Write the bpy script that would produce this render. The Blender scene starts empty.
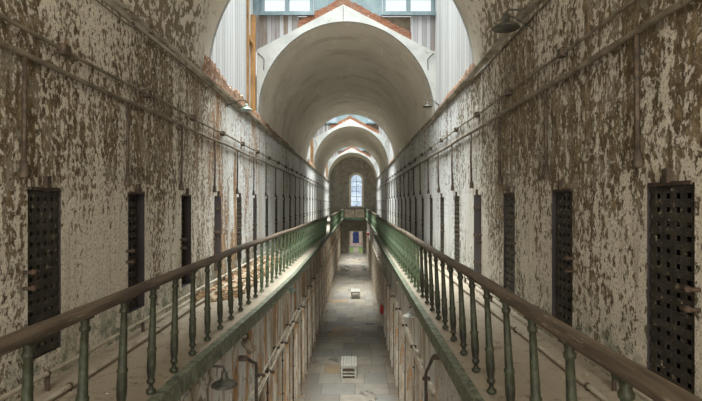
import bpy, math, random
from mathutils import Vector, Matrix
random.seed(7)
S = bpy.context.scene
C = S.collection
PI = math.pi
R = math.radians

# ------------------------------------------------------------------ camera, world, light, exposure
CZ = 6.10            # eye height above the ground floor; the gallery floor is at DZ
DZ = 4.39
cd = bpy.data.cameras.new('camera'); cam = bpy.data.objects.new('camera', cd); C.objects.link(cam)
cam.location = (0, 0, CZ); cam.rotation_euler = (PI/2, 0, 0)
cd.sensor_fit = 'HORIZONTAL'; cd.sensor_width = 36; cd.lens = 36*500/702
cd.shift_x = -4/702; cd.shift_y = 2.5/702; cd.clip_end = 300; cd.clip_start = .05
S.camera = cam
S.view_settings.view_transform = 'Standard'; S.view_settings.look = 'None'
S.view_settings.gamma = 1; S.view_settings.use_curve_mapping = False
S.view_settings.exposure = 0.58
try:
    S.cycles.use_denoising = True; S.cycles.max_bounces = 10; S.cycles.diffuse_bounces = 7
    S.cycles.sample_clamp_indirect = 6; S.cycles.caustics_reflective = False; S.cycles.caustics_refractive = False
except Exception: pass

w = bpy.data.worlds.new('overcast'); S.world = w; w.use_nodes = True
nt = w.node_tree; nt.nodes.clear()
wo = nt.nodes.new('ShaderNodeOutputWorld'); bg = nt.nodes.new('ShaderNodeBackground')
tc = nt.nodes.new('ShaderNodeTexCoord'); nz = nt.nodes.new('ShaderNodeTexNoise'); rp = nt.nodes.new('ShaderNodeValToRGB')
nz.inputs['Scale'].default_value = 26; nz.inputs['Detail'].default_value = 4
rp.color_ramp.elements[0].position = .38; rp.color_ramp.elements[0].color = (.16, .25, .36, 1)
rp.color_ramp.elements[1].position = .62; rp.color_ramp.elements[1].color = (.50, .57, .64, 1)
nt.links.new(tc.outputs['Generated'], nz.inputs['Vector']); nt.links.new(nz.outputs['Fac'], rp.inputs['Fac'])
sx = nt.nodes.new('ShaderNodeSeparateXYZ'); mr = nt.nodes.new('ShaderNodeMapRange'); mxx = nt.nodes.new('ShaderNodeMix'); mxx.data_type = 'RGBA'
mr.inputs['From Min'].default_value = .10; mr.inputs['From Max'].default_value = .30
nt.links.new(tc.outputs['Generated'], sx.inputs[0]); nt.links.new(sx.outputs[2], mr.inputs['Value']); nt.links.new(mr.outputs[0], mxx.inputs[0])
nt.links.new(rp.outputs['Color'], mxx.inputs[6]); mxx.inputs[7].default_value = (.80, .81, .82, 1)
nt.links.new(mxx.outputs[2], bg.inputs['Color']); bg.inputs['Strength'].default_value = .95
nt.links.new(bg.outputs[0], wo.inputs[0])

def area(name, loc, sx, sy, power, col=(1, .975, .93), rot=(0, 0, 0), spread=PI):
    l = bpy.data.lights.new(name, 'AREA'); l.shape = 'RECTANGLE'; l.size = sx; l.size_y = sy
    l.energy = power; l.color = col; l.spread = spread
    o = bpy.data.objects.new(name, l); o.location = loc; o.rotation_euler = rot; C.objects.link(o); return o
XL, XR = -2.95, 2.50
VL, VR = -3.03, 2.47          # springing lines of the vaults
WL = -3.18                   # the left lightwell wall stands back from the wall below
CX = (VL+VR)/2; RA = (VR-VL)/2; SPZ = CZ+2.60; RB = 3.0
ROOF = 13.2
BAYS = [(-9.0, -4.0), (10.3, 15.5), (31.5, 36.5), (49.5, 55.5)]     # open skylit bays between the vaults
VAULTS = [(-4.0, 10.3), (15.5, 31.5), (36.5, 49.5), (55.5, 60.6)]
YEND = 60.6; YBACK = -9.0
POW = [1100, 780, 1000, 1100]
for (a, b), p in zip(BAYS, POW):
    area('skylight_daylight', (CX, (a+b)/2, ROOF+2.2), 5.0, b-a-.3, p, spread=R(80))
# added fill light behind the viewer, brightens the near walls
area('crossing_fill', (CX, YBACK+.3, 7.0), 4.6, 9.0, 1450, (1, .96, .90), (PI/2, 0, 0))

# ------------------------------------------------------------------ materials
def mat(name):
    m = bpy.data.materials.new(name); m.use_nodes = True
    return m, m.node_tree, m.node_tree.nodes['Principled BSDF']
class N:
    def __init__(s, t): s.t = t; s.co = t.nodes.new('ShaderNodeTexCoord').outputs['Object']
    def n(s, k): return s.t.nodes.new(k)
    def put(s, sock, v):
        if v is None: return
        if isinstance(v, (int, float)): sock.default_value = v
        elif isinstance(v, (tuple, list)): sock.default_value = tuple(v) if len(v) != 3 or sock.type != 'RGBA' else (*v, 1)
        else: s.t.links.new(v, sock)
    def mapv(s, scale=(1, 1, 1), loc=(0, 0, 0)):
        m = s.n('ShaderNodeMapping'); s.put(m.inputs['Vector'], s.co)
        m.inputs['Scale'].default_value = scale; m.inputs['Location'].default_value = loc
        return m.outputs[0]
    def noise(s, scale, detail=4, rough=.55, dist=0, st=(1, 1, 1), loc=(0, 0, 0)):
        m = s.n('ShaderNodeTexNoise'); s.put(m.inputs['Vector'], s.mapv(st, loc))
        m.inputs['Scale'].default_value = scale; m.inputs['Detail'].default_value = detail
        m.inputs['Roughness'].default_value = rough; m.inputs['Distortion'].default_value = dist
        return m.outputs['Fac']
    def ramp(s, f, els, interp='LINEAR'):
        m = s.n('ShaderNodeValToRGB'); s.put(m.inputs['Fac'], f); r = m.color_ramp; r.interpolation = interp
        while len(r.elements) < len(els): r.elements.new(.5)
        for e, (p, c) in zip(r.elements, els):
            e.position = p; e.color = (c, c, c, 1) if isinstance(c, (int, float)) else (*c, 1)
        return m.outputs['Color']
    def step(s, f, a, b):
        m = s.n('ShaderNodeMapRange'); s.put(m.inputs['Value'], f); m.inputs['From Min'].default_value = a
        m.inputs['From Max'].default_value = b; m.interpolation_type = 'SMOOTHSTEP'; return m.outputs['Result']
    def math(s, op, a, b=0.0, clamp=False):
        m = s.n('ShaderNodeMath'); m.operation = op; s.put(m.inputs[0], a); s.put(m.inputs[1], b); m.use_clamp = clamp; return m.outputs[0]
    def mix(s, f, a, b, mode='MIX'):
        m = s.n('ShaderNodeMix'); m.data_type = 'RGBA'; m.blend_type = mode
        s.put(m.inputs['Factor'], f); s.put(m.inputs['A'] if False else m.inputs[6], a); s.put(m.inputs[7], b); return m.outputs[2]
    def sep(s):
        m = s.n('ShaderNodeSeparateXYZ'); s.put(m.inputs[0], s.co); return m.outputs
    def bump(s, h, strength, dist, prev=None):
        m = s.n('ShaderNodeBump'); s.put(m.inputs['Height'], h); m.inputs['Strength'].default_value = strength
        m.inputs['Distance'].default_value = dist
        if prev is not None: s.put(m.inputs['Normal'], prev)
        return m.outputs[0]
def fin(n, b, col, rough=.85, normal=None, metal=0):
    n.put(b.inputs['Base Color'], col); n.put(b.inputs['Roughness'], rough)
    if normal is not None: n.put(b.inputs['Normal'], normal)
    n.put(b.inputs['Metallic'], metal)

def peel_mat(name, near_bias, orange=None, algae=True, upper=False):
    """old lime paint flaking off brown plaster; cleaner and streakier further down the block"""
    m, t, b = mat(name); n = N(t); X, Y, Z = n.sep()
    fl = n.noise(17.0, 7, .66, .30, (1, 1, .7))
    big = n.noise(.55, 3, .5, 0, (1, 1, .6))
    streak = n.noise(5.5, 4, .6, .2, (1, 1, .10), (3, 0, 1))
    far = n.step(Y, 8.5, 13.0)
    # threshold: more loss where big noise is high, near the camera
    v = n.math('ADD', fl, n.math('MULTIPLY', n.math('SUBTRACT', big, .5), .42))
    v = n.math('ADD', v, n.math('MULTIPLY', n.math('SUBTRACT', streak, .5), .45))
    v = n.math('SUBTRACT', v, n.math('MULTIPLY', far, .10))
    v = n.math('ADD', v, near_bias)
    v = n.math('ADD', v, n.math('MULTIPLY', n.math('SUBTRACT', n.step(Z, CZ-.5, CZ+.7), .5), .075))
    peel = n.step(v, .535, .565)
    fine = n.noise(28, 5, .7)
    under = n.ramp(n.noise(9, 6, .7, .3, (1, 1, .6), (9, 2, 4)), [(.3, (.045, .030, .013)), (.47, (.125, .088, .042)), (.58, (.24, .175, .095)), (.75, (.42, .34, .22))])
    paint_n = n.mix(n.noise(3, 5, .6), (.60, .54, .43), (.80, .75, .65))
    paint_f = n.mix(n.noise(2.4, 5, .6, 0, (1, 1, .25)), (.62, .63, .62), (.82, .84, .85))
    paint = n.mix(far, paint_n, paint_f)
    dirt = n.step(n.noise(7, 6, .7, .2, (1, 1, .12), (0, 7, 0)), .52, .75)
    paint = n.mix(n.math('MULTIPLY', dirt, .55), paint, (.26, .22, .15))
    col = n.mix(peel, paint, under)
    # partial second layer: pale plaster inside the loss
    lay = n.step(n.noise(4.2, 6, .65, .3, (1, 1, .6), (5, 5, 5)), .56, .6)
    col = n.mix(n.math('MULTIPLY', lay, n.math('MULTIPLY', peel, .8)), col, (.30, .265, .20))
    if orange:
        ya, yb, yc, yd, amt = orange
        g = n.math('MULTIPLY', n.step(Y, ya, yb), n.math('SUBTRACT', 1.0, n.step(Y, yc, yd)))
        st = n.noise(2.3, 5, .65, .25, (1, 1, .16), (0, 11, 2))
        o = n.math('MULTIPLY', g, n.step(n.math('ADD', st, n.math('MULTIPLY', n.math('SUBTRACT', fl, .5), .75)), amt, amt+.05))
        ocol = n.ramp(n.noise(6, 6, .7, .3, (1, 1, .3), (2, 8, 1)), [(.3, (.13, .07, .035)), (.45, (.30, .165, .08)), (.56, (.46, .30, .175)), (.68, (.58, .48, .36))])
        col = n.mix(o, col, ocol)
        peel = n.math('MAXIMUM', peel, o)
    if algae:
        az = n.math('SUBTRACT', 1.0, n.step(Z, DZ+.05, DZ+.85))
        a = n.math('MULTIPLY', az, n.step(n.noise(5, 6, .7), .42, .6))
        col = n.mix(n.math('MULTIPLY', a, .8), col, (.085, .135, .080))
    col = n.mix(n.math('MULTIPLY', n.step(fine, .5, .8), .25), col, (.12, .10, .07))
    sp = n.noise(46, 4, .75, 0, (1, 1, .8), (7, 7, 7))
    nearf = n.math('SUBTRACT', 1.0, n.math('MULTIPLY', far, .6))
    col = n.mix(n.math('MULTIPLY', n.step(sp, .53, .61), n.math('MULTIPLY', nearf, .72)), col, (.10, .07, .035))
    col = n.mix(n.math('MULTIPLY', n.step(n.noise(34, 4, .75, 0, (1, 1, .6), (1, 9, 3)), .57, .63), n.math('MULTIPLY', nearf, .5)), col, (.62, .55, .42))
    run = n.step(n.noise(8, 6, .7, .2, (1, 1, .07), (6, 0, 2)), .50, .68)
    col = n.mix(n.math('MULTIPLY', run, n.math('MULTIPLY', n.math('SUBTRACT', 1.0, n.step(Z, CZ-.6, CZ+.8)), .45)), col, (.30, .235, .145))
    h = n.math('ADD', n.math('MULTIPLY', peel, -1.0), n.math('MULTIPLY', fine, .5))
    fin(n, b, col, .9, n.bump(h, 1.0, .035))
    return m
M = {}
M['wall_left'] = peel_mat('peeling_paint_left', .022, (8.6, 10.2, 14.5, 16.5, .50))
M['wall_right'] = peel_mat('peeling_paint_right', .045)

def vault_mat():
    m, t, b = mat('vault_plaster'); n = N(t); X, Y, Z = n.sep()
    c = n.mix(n.noise(.9, 5, .6), (.56, .51, .42), (.78, .73, .635))
    scr = n.step(n.noise(2.6, 6, .7, .6, (1, .18, 1)), .60, .66)
    c = n.mix(n.math('MULTIPLY', scr, .7), c, (.84, .82, .76))
    st = n.step(n.noise(1.1, 5, .6, .3, (.5, 1, 1), (4, 0, 0)), .48, .72)
    c = n.mix(n.math('MULTIPLY', st, .45), c, (.33, .29, .23))
    low = n.math('SUBTRACT', 1.0, n.step(Z, SPZ+.1, SPZ+2.6))
    near = n.math('SUBTRACT', 1.0, n.step(Y, 9.0, 10.6))
    pl = n.math('MULTIPLY', n.math('MULTIPLY', low, near), 1)
    v = n.math('ADD', n.noise(6, 7, .66, .35), n.math('MULTIPLY', pl, .17))
    p = n.math('MULTIPLY', n.step(v, .62, .65), near)
    c = n.mix(p, c, n.mix(n.noise(9, 4), (.10, .075, .04), (.30, .24, .16)))
    fin(n, b, c, .85, n.bump(n.math('ADD', n.noise(12, 6, .7), n.math('MULTIPLY', p, -1.0)), .35, .02)); return m
M['vault'] = vault_mat()

def lower_mat(name, warm):
    m, t, b = mat(name); n = N(t); X, Y, Z = n.sep()
    s1 = n.noise(1.0, 5, .60, .4, (1, 1, .20)); s2 = n.noise(1.9, 7, .68, .5, (1, 1, .28), (0, 5, 9))
    c = n.ramp(s1, [(.30, (.22, .17, .11)), (.42, (.50, .43, .33)), (.48, (.80, .81, .80)), (.58, (.74, .72, .66)), (.66, (.40, .33, .24)), (.75, (.26, .20, .13))])
    o = n.step(s2, warm, warm+.05)
    g = n.step(Y, 5.5, 7.5)
    c = n.mix(n.math('MULTIPLY', o, g), c, n.ramp(n.noise(7, 6, .7, 0, (1, 1, .4)), [(.3, (.20, .10, .04)), (.5, (.52, .30, .14)), (.7, (.62, .47, .30))]))
    pl = n.step(n.math('ADD', n.noise(8, 7, .68, .3, (1, 1, .6)), n.math('MULTIPLY', n.math('SUBTRACT', 1.0, g), .09)), .60, .63)
    c = n.mix(n.math('MULTIPLY', pl, .8), c, (.13, .095, .05))
    fin(n, b, c, .9, n.bump(n.math('ADD', n.noise(20, 6, .7), n.math('MULTIPLY', pl, -1.0)), .7, .02)); return m
M['low_left'] = lower_mat('streaked_ground_wall_left', .475)
M['low_right'] = lower_mat('streaked_ground_wall_right', .585)

def simple(name, c1, c2, scale=6, st=(1, 1, 1), rough=.8, bump=.3, metal=0, c3=None, t3=.62, dist=.01, detail=5):
    m, t, b = mat(name); n = N(t)
    f = n.noise(scale, detail, .62, .2, st)
    c = n.mix(n.step(f, .33, .67), c1, c2)
    if c3: c = n.mix(n.step(n.noise(scale*2.3, 6, .68, .3, st, (3, 1, 7)), t3, t3+.05), c, c3)
    fin(n, b, c, rough, n.bump(n.noise(scale*4, 5, .7, 0, st), bump, dist), metal); return m
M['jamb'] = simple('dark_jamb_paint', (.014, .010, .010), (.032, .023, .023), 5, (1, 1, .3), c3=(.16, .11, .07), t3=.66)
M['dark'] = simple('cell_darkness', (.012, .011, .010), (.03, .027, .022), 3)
M['gate'] = simple('rusted_gate_iron', (.016, .013, .009), (.045, .036, .023), 7, rough=.75, c3=(.20, .165, .11), t3=.60)
M['gate_pale'] = simple('flaked_gate_iron', (.022, .019, .014), (.075, .062, .04), 11, rough=.75, c3=(.30, .26, .17), t3=.63)
M['slab'] = simple('dark_door_paint', (.020, .014, .016), (.046, .032, .034), 4, (1, 1, .3), rough=.7, c3=(.30, .17, .09), t3=.66)
M['backing'] = simple('cream_backing_board', (.34, .29, .19), (.58, .52, .38), 5, (1, 1, .3), c3=(.14, .10, .06), t3=.58)
M['rust'] = simple('rust', (.030, .020, .013), (.080, .048, .028), 14, rough=.8)
M['pipe'] = simple('grimy_conduit', (.11, .088, .058), (.25, .21, .15), 7, (1, .5, 1), rough=.7, c3=(.09, .055, .03), t3=.6)
M['pipe_pale'] = simple('dusty_pipe', (.34, .30, .225), (.50, .46, .37), 5, rough=.75, c3=(.16, .12, .07), t3=.63)
M['box'] = simple('rusty_box', (.035, .026, .018), (.11, .075, .046), 12, rough=.75)
M['mould'] = simple('moulding_paint', (.15, .13, .095), (.42, .385, .31), 5, (1, .25, 1), c3=(.10, .07, .04), t3=.58)
M['rail'] = simple('worn_handrail_wood', (.060, .042, .026), (.15, .112, .075), 6, (3, .22, 3), rough=.7, bump=.6, c3=(.28, .225, .165), t3=.60)
M['shade'] = simple('lamp_enamel_dark', (.030, .030, .024), (.075, .072, .055), 14, rough=.5, c3=(.14, .10, .06), t3=.62)
M['shade_pale'] = simple('lamp_enamel_pale', (.34, .35, .31), (.52, .52, .47), 14, rough=.5, c3=(.16, .11, .07), t3=.6)
M['shade_green'] = simple('lamp_enamel_green', (.14, .22, .19), (.34, .42, .38), 14, rough=.5)
M['enamel'] = simple('white_enamel_inside', (.62, .58, .48), (.8, .76, .65), 10, rough=.5)
M['iron'] = simple('black_iron', (.03, .027, .022), (.08, .066, .05), 12, rough=.7)
M['bench'] = simple('bench_paint', (.40, .39, .34), (.56, .54, .48), 8, rough=.6, c3=(.30, .27, .22), t3=.64)
M['white_frame'] = simple('cream_frame', (.58, .54, .45), (.74, .70, .60), 4, c3=(.3, .25, .17), t3=.66)
M['blue'] = simple('pale_blue_paint', (.13, .185, .205), (.19, .25, .265), 3, rough=.6, c3=(.25, .31, .32), t3=.66)
M['timber'] = simple('orange_timber', (.22, .11, .035), (.42, .23, .085), 5, (1, 1, .3), c3=(.12, .06, .03), t3=.62)
M['frame_low'] = simple('weathered_door_frame', (.34, .27, .18), (.76, .71, .61), 3, (1, 1, .25), c3=(.52, .30, .14), t3=.54)
M['door_low'] = simple('grey_plank_door', (.24, .25, .23), (.50, .51, .49), 5, (1, 1, .1), c3=(.16, .11, .07), t3=.60)
M['red'] = simple('red_enamel', (.50, .03, .02), (.62, .06, .04), 5, rough=.35)
M['endwall'] = simple('end_wall_plaster', (.21, .185, .145), (.33, .30, .245), 1.6, c3=(.42, .39, .33), t3=.58)
M['plaster_white'] = simple('gable_white_plaster', (.36, .37, .355), (.48, .49, .47), 1.8, c3=(.32, .28, .22), t3=.64)
M['parapet'] = simple('parapet_brown', (.16, .125, .085), (.30, .25, .18), 3, c3=(.35, .17, .10), t3=.6)
M['green_beam'] = simple('dark_green_beam', (.045, .075, .045), (.10, .14, .085), 4)
M['stone'] = simple('rubble_stone', (.24, .16, .09), (.42, .33, .22), 5, c3=(.40, .18, .08), t3=.56)
M['pinkwall'] = simple('outer_gatehouse_wall', (.55, .33, .30), (.78, .62, .56), 3)
M['grass'] = simple('grass', (.10, .22, .03), (.30, .42, .09), 6)
M['navy'] = simple('navy_door', (.02, .03, .11), (.05, .07, .22), 4)
M['wire'] = simple('black_wire', (.02, .02, .018), (.04, .04, .035), 8)

def green_mat(name, dark, mid, lite):
    m, t, b = mat(name); n = N(t); X, Y, Z = n.sep()
    f = n.noise(11, 6, .66, .3, (1, 1, .55))
    c = n.ramp(f, [(.36, dark), (.50, mid), (.66, lite)])
    c = n.mix(n.math('MULTIPLY', n.step(n.noise(16, 5, .7, 0, (1, 1, 1), (4, 4, 4)), .58, .64), .7), c, (.030, .022, .012))
    fin(n, b, c, .6, n.bump(n.noise(40, 4, .7), .35, .004)); return m
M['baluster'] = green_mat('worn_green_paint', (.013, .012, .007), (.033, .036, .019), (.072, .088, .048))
M['fascia'] = green_mat('fascia_green_paint', (.075, .070, .046), (.16, .18, .125), (.25, .285, .21))
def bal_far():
    m, t, b = mat('lit_green_paint'); n = N(t)  # lit copy of the baluster green: daylight of the bays put into the colour
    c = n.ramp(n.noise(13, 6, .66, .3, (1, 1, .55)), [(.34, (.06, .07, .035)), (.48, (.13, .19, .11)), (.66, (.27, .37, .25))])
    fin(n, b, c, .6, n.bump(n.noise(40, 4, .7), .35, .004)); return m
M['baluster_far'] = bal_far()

def deck_mat():
    m, t, b = mat('dusty_gallery_slab'); n = N(t); X, Y, Z = n.sep()
    c = n.mix(n.noise(1.5, 6, .65), (.34, .285, .215), (.50, .44, .35))
    c = n.mix(n.math('MULTIPLY', n.step(n.noise(7, 7, .75, .2), .52, .66), .65), c, (.17, .135, .09))
    c = n.mix(n.math('MULTIPLY', n.step(n.noise(.8, 3, .5, 0, (1, .3, 1), (0, 3, 0)), .5, .7), .35), c, (.24, .22, .17))
    fin(n, b, c, .9, n.bump(n.noise(30, 6, .75), .5, .01)); return m
M['deck'] = deck_mat()

def floor_mat():
    m, t, b = mat('flagstones'); n = N(t); X, Y, Z = n.sep()
    def brick(wd, h, off):
        k = n.n('ShaderNodeTexBrick'); n.put(k.inputs['Vector'], n.mapv((1, 1, 1), (off, off*2, 0)))
        n.put(k.inputs['Color1'], (0, 0, 0)); n.put(k.inputs['Color2'], (1, 1, 1)); n.put(k.inputs['Mortar'], (.5, .5, .5))
        k.inputs['Scale'].default_value = 1; k.inputs['Brick Width'].default_value = wd; k.inputs['Row Height'].default_value = h
        k.inputs['Mortar Size'].default_value = .010; k.offset = .43; k.offset_frequency = 2; k.squash = .72; k.squash_frequency = 3
        k.inputs['Mortar Smooth'].default_value = .2
        return k
    k = brick(1.10, .98, 3.3)
    c = n.ramp(k.outputs['Color'], [(0, (.21, .19, .16)), (.18, (.30, .27, .225)), (.36, (.34, .30, .24)), (.52, (.255, .245, .22)), (.66, (.35, .305, .235)), (.80, (.275, .245, .195)), (.93, (.33, .24, .14))], 'CONSTANT')
    c = n.mix(n.step(n.noise(1.6, 6, .65, .4), .35, .7), c, n.mix(.5, c, (.17, .155, .13)))
    wet = n.math('MULTIPLY', n.step(n.noise(.75, 4, .6, 1.2, (1, .6, 1), (2, 4, 0)), .60, .66), .9)
    band = n.math('MULTIPLY', n.step(Y, 43.6, 44.4), n.math('SUBTRACT', 1.0, n.step(Y, 48.4, 49.4)))
    wet = n.math('MAXIMUM', wet, n.math('MULTIPLY', band, n.step(n.noise(1.5, 4), .38, .50)))
    c = n.mix(n.math('MULTIPLY', wet, .55), c, (.085, .08, .075))
    c = n.mix(k.outputs['Fac'], c, (.11, .095, .075))
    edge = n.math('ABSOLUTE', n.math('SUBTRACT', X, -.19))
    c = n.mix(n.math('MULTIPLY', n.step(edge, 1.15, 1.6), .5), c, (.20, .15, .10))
    r = n.math('SUBTRACT', .62, n.math('MULTIPLY', wet, .50))
    h = n.math('SUBTRACT', n.math('MULTIPLY', n.noise(10, 5, .7), .4), k.outputs['Fac'])
    fin(n, b, c, r, n.bump(h, .3, .01)); return m
M['floor'] = floor_mat()

def boards_mat(name, c1, c2, c3, axis='Y', width=.14):
    m, t, b = mat(name); n = N(t); X, Y, Z = n.sep(); A = Y if axis == 'Y' else X
    q = n.math('DIVIDE', A, width); cell = n.math('FLOOR', q); fr = n.math('FRACT', q)
    wn = n.n('ShaderNodeTexWhiteNoise'); wn.noise_dimensions = '1D'; n.put(wn.inputs['W'], cell)
    st = (1, 1, .08)
    f = n.math('ADD', n.math('MULTIPLY', wn.outputs['Value'], .45), n.math('MULTIPLY', n.noise(9, 6, .7, .2, st), .65))
    c = n.ramp(f, [(.22, c3), (.42, c1), (.75, c2)])
    gap = n.math('ADD', n.math('LESS_THAN', fr, .07), n.math('GREATER_THAN', fr, .96))
    c = n.mix(n.math('MULTIPLY', gap, .7), c, (.10, .09, .08))
    fin(n, b, c, .8, n.bump(n.math('SUBTRACT', n.noise(14, 5, .7, 0, st), gap), .5, .015)); return m
M['boards_white'] = boards_mat('white_washed_boards', (.42, .425, .425), (.52, .525, .525), (.30, .28, .25), 'Y', .26)
M['boards_grey'] = boards_mat('weathered_grey_boards', (.25, .24, .24), (.44, .44, .45), (.15, .10, .06), 'X', .13)

def brick_mat(name):
    m, t, b = mat(name); n = N(t)
    k = n.n('ShaderNodeTexBrick'); 
    mp = n.n('ShaderNodeMapping'); n.put(mp.inputs['Vector'], n.co); mp.inputs['Rotation'].default_value = (PI/2, 0, 0)
    n.put(k.inputs['Vector'], mp.outputs[0]); k.inputs['Scale'].default_value = 1
    k.inputs['Brick Width'].default_value = .22; k.inputs['Row Height'].default_value = .075; k.inputs['Mortar Size'].default_value = .008
    n.put(k.inputs['Color1'], (.17, .050, .020)); n.put(k.inputs['Color2'], (.27, .095, .038)); n.put(k.inputs['Mortar'], (.17, .12, .085))
    c = n.mix(n.math('MULTIPLY', n.step(n.noise(3, 6, .7), .5, .6), .75), k.outputs['Color'], (.20, .12, .08))
    c = n.mix(n.step(n.noise(5, 6, .7, 0, (1, 1, 1), (5, 5, 5)), .62, .68), c, (.50, .38, .28))
    fin(n, b, c, .9, n.bump(n.noise(16, 6, .7), .9, .04)); return m
M['brick'] = brick_mat('broken_orange_brick')

def glass_mat():
    m, t, b = mat('thin_pane'); n = N(t)
    tr = n.n('ShaderNodeBsdfTransparent'); gl = n.n('ShaderNodeBsdfGlossy'); mx = n.n('ShaderNodeMixShader')
    tr.inputs['Color'].default_value = (.93, .96, .97, 1); gl.inputs['Roughness'].default_value = .05
    mx.inputs[0].default_value = .012; o = t.nodes['Material Output']
    t.links.new(tr.outputs[0], mx.inputs[1]); t.links.new(gl.outputs[0], mx.inputs[2]); t.links.new(mx.outputs[0], o.inputs[0]); return m
M['glass'] = glass_mat()

# ------------------------------------------------------------------ mesh helpers
class MB:
    def __init__(s): s.v = []; s.f = []; s.mi = []; s.cur = 0; s.sm = []; s.smooth = False
    def add(s, vs, fs):
        o = len(s.v); s.v += [tuple(p) for p in vs]
        for f in fs: s.f.append([i+o for i in f]); s.mi.append(s.cur); s.sm.append(s.smooth)
    def box(s, x0, x1, y0, y1, z0, z1, mtx=None):
        vs = [(x, y, z) for z in (z0, z1) for y in (y0, y1) for x in (x0, x1)]
        if mtx: vs = [mtx @ Vector(p) for p in vs]
        s.add(vs, [(0, 2, 3, 1), (4, 5, 7, 6), (0, 1, 5, 4), (2, 6, 7, 3), (0, 4, 6, 2), (1, 3, 7, 5)]); return s
    def bev(s, x0, x1, y0, y1, z0, z1, b=.01):
        # box with chamfered vertical+horizontal edges (superposed rings)
        def ring(i, z): return [(x0+i, y0+b, z), (x0+b, y0+i, z), (x1-b, y0+i, z), (x1-i, y0+b, z), (x1-i, y1-b, z), (x1-b, y1-i, z), (x0+b, y1-i, z), (x0+i, y1-b, z)]
        rs = [ring(b, z0), ring(0, z0+b), ring(0, z1-b), ring(b, z1)]
        vs = sum(rs, []); fs = [tuple(range(7, -1, -1)), tuple(range(24, 32))]
        for r in range(3):
            for i in range(8): fs.append((r*8+i, r*8+(i+1) % 8, (r+1)*8+(i+1) % 8, (r+1)*8+i))
        s.add(vs, fs); return s
    def tube(s, pts, r, seg=8, caps=True):
        pts = [Vector(p) for p in pts]; n = len(pts); rr = r if isinstance(r, (list, tuple)) else [r]*n
        vs = []; prev = None
        for i, p in enumerate(pts):
            d = (pts[min(i+1, n-1)]-pts[max(i-1, 0)]).normalized()
            if prev is None:
                a = Vector((0, 0, 1)) if abs(d.z) < .9 else Vector((1, 0, 0)); u = d.cross(a).normalized()
            else: u = (prev-d*prev.dot(d)).normalized()
            prev = u; q = d.cross(u)
            vs += [p+(u*math.cos(k*2*PI/seg)+q*math.sin(k*2*PI/seg))*rr[i] for k in range(seg)]
        fs = []
        for i in range(n-1):
            for k in range(seg): fs.append((i*seg+k, i*seg+(k+1) % seg, (i+1)*seg+(k+1) % seg, (i+1)*seg+k))
        if caps: fs += [tuple(range(seg-1, -1, -1)), tuple(range((n-1)*seg, n*seg))]
        sm = s.smooth; s.smooth = True; s.add(vs, fs); s.smooth = sm; return s
    def lathe(s, prof, seg=12, c=(0, 0, 0), mtx=None, smooth=True):
        vs = []
        for r, z in prof:
            for k in range(seg):
                p = Vector((c[0]+r*math.cos(k*2*PI/seg), c[1]+r*math.sin(k*2*PI/seg), c[2]+z)); vs.append(mtx @ p if mtx else p)
        fs = []; n = len(prof)
        for i in range(n-1):
            for k in range(seg): fs.append((i*seg+k, i*seg+(k+1) % seg, (i+1)*seg+(k+1) % seg, (i+1)*seg+k))
        if prof[0][0] > 1e-4: fs.append(tuple(range(seg-1, -1, -1)))
        if prof[-1][0] > 1e-4: fs.append(tuple(range((n-1)*seg, n*seg)))
        sm = s.smooth; s.smooth = smooth; s.add(vs, fs); s.smooth = sm; return s
    def sweep(s, prof, pts, side=1):
        """prof of (dx,dz) carried along pts (x,y,z)"""
        n = len(prof); vs = [(p[0]+a*side, p[1], p[2]+z) for p in pts for a, z in prof]; fs = []
        for i in range(len(pts)-1):
            for k in range(n): fs.append((i*n+k, i*n+(k+1) % n, (i+1)*n+(k+1) % n, (i+1)*n+k))
        fs += [tuple(range(n-1, -1, -1)), tuple(range((len(pts)-1)*n, len(pts)*n))]
        s.add(vs, fs); return s
    def build(s, name, mats, parent=None, loc=None, **tags):
        me = bpy.data.meshes.new(name); me.from_pydata(s.v, [], s.f)
        for m in (mats if isinstance(mats, list) else [mats]): me.materials.append(M[m] if isinstance(m, str) else m)
        me.polygons.foreach_set('material_index', s.mi); me.polygons.foreach_set('use_smooth', s.sm); me.update()
        import bmesh
        bm = bmesh.new(); bm.from_mesh(me); bmesh.ops.recalc_face_normals(bm, faces=bm.faces[:]); bm.to_mesh(me); bm.free()
        o = bpy.data.objects.new(name, me); C.objects.link(o)
        if parent is not None: o.parent = parent
        if loc is not None: o.location = loc
        for k, v in tags.items():
            if v: o[k] = v
        return o
def tag(o, label=None, category=None, group=None, kind=None):
    for k, v in (('label', label), ('category', category), ('group', group), ('kind', kind)):
        if v: o[k] = v
    return o
def empty(name, loc, rz=0, **t):
    o = bpy.data.objects.new(name, None); o.location = loc; o.rotation_euler = (0, 0, rz); o.empty_display_size = .1
    C.objects.link(o); tag(o, **t); return o
def copy_tree(o, parent=None):
    c = o.copy(); C.objects.link(c)
    if parent is not None: c.parent = parent
    for ch in list(o.children):
        copy_tree(ch, c)
    return c
ORD = ['first', 'second', 'third', 'fourth', 'fifth', 'sixth', 'seventh', 'eighth', 'ninth', 'tenth', 'eleventh', 'twelfth', 'thirteenth', 'fourteenth', 'fifteenth', 'sixteenth', 'seventeenth', 'eighteenth', 'nineteenth', 'twentieth', 'twenty-first', 'twenty-second', 'twenty-third', 'twenty-fourth', 'twenty-fifth', 'twenty-sixth', 'twenty-seventh', 'twenty-eighth', 'twenty-ninth', 'thirtieth']

# ------------------------------------------------------------------ walls with door openings
def lerp_path(P, y):
    if y <= P[0][0]: return P[0][1]
    for (a, x0), (b, x1) in zip(P, P[1:]):
        if y <= b: return x0+(x1-x0)*(y-a)/(b-a)
    return P[-1][1]

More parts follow.
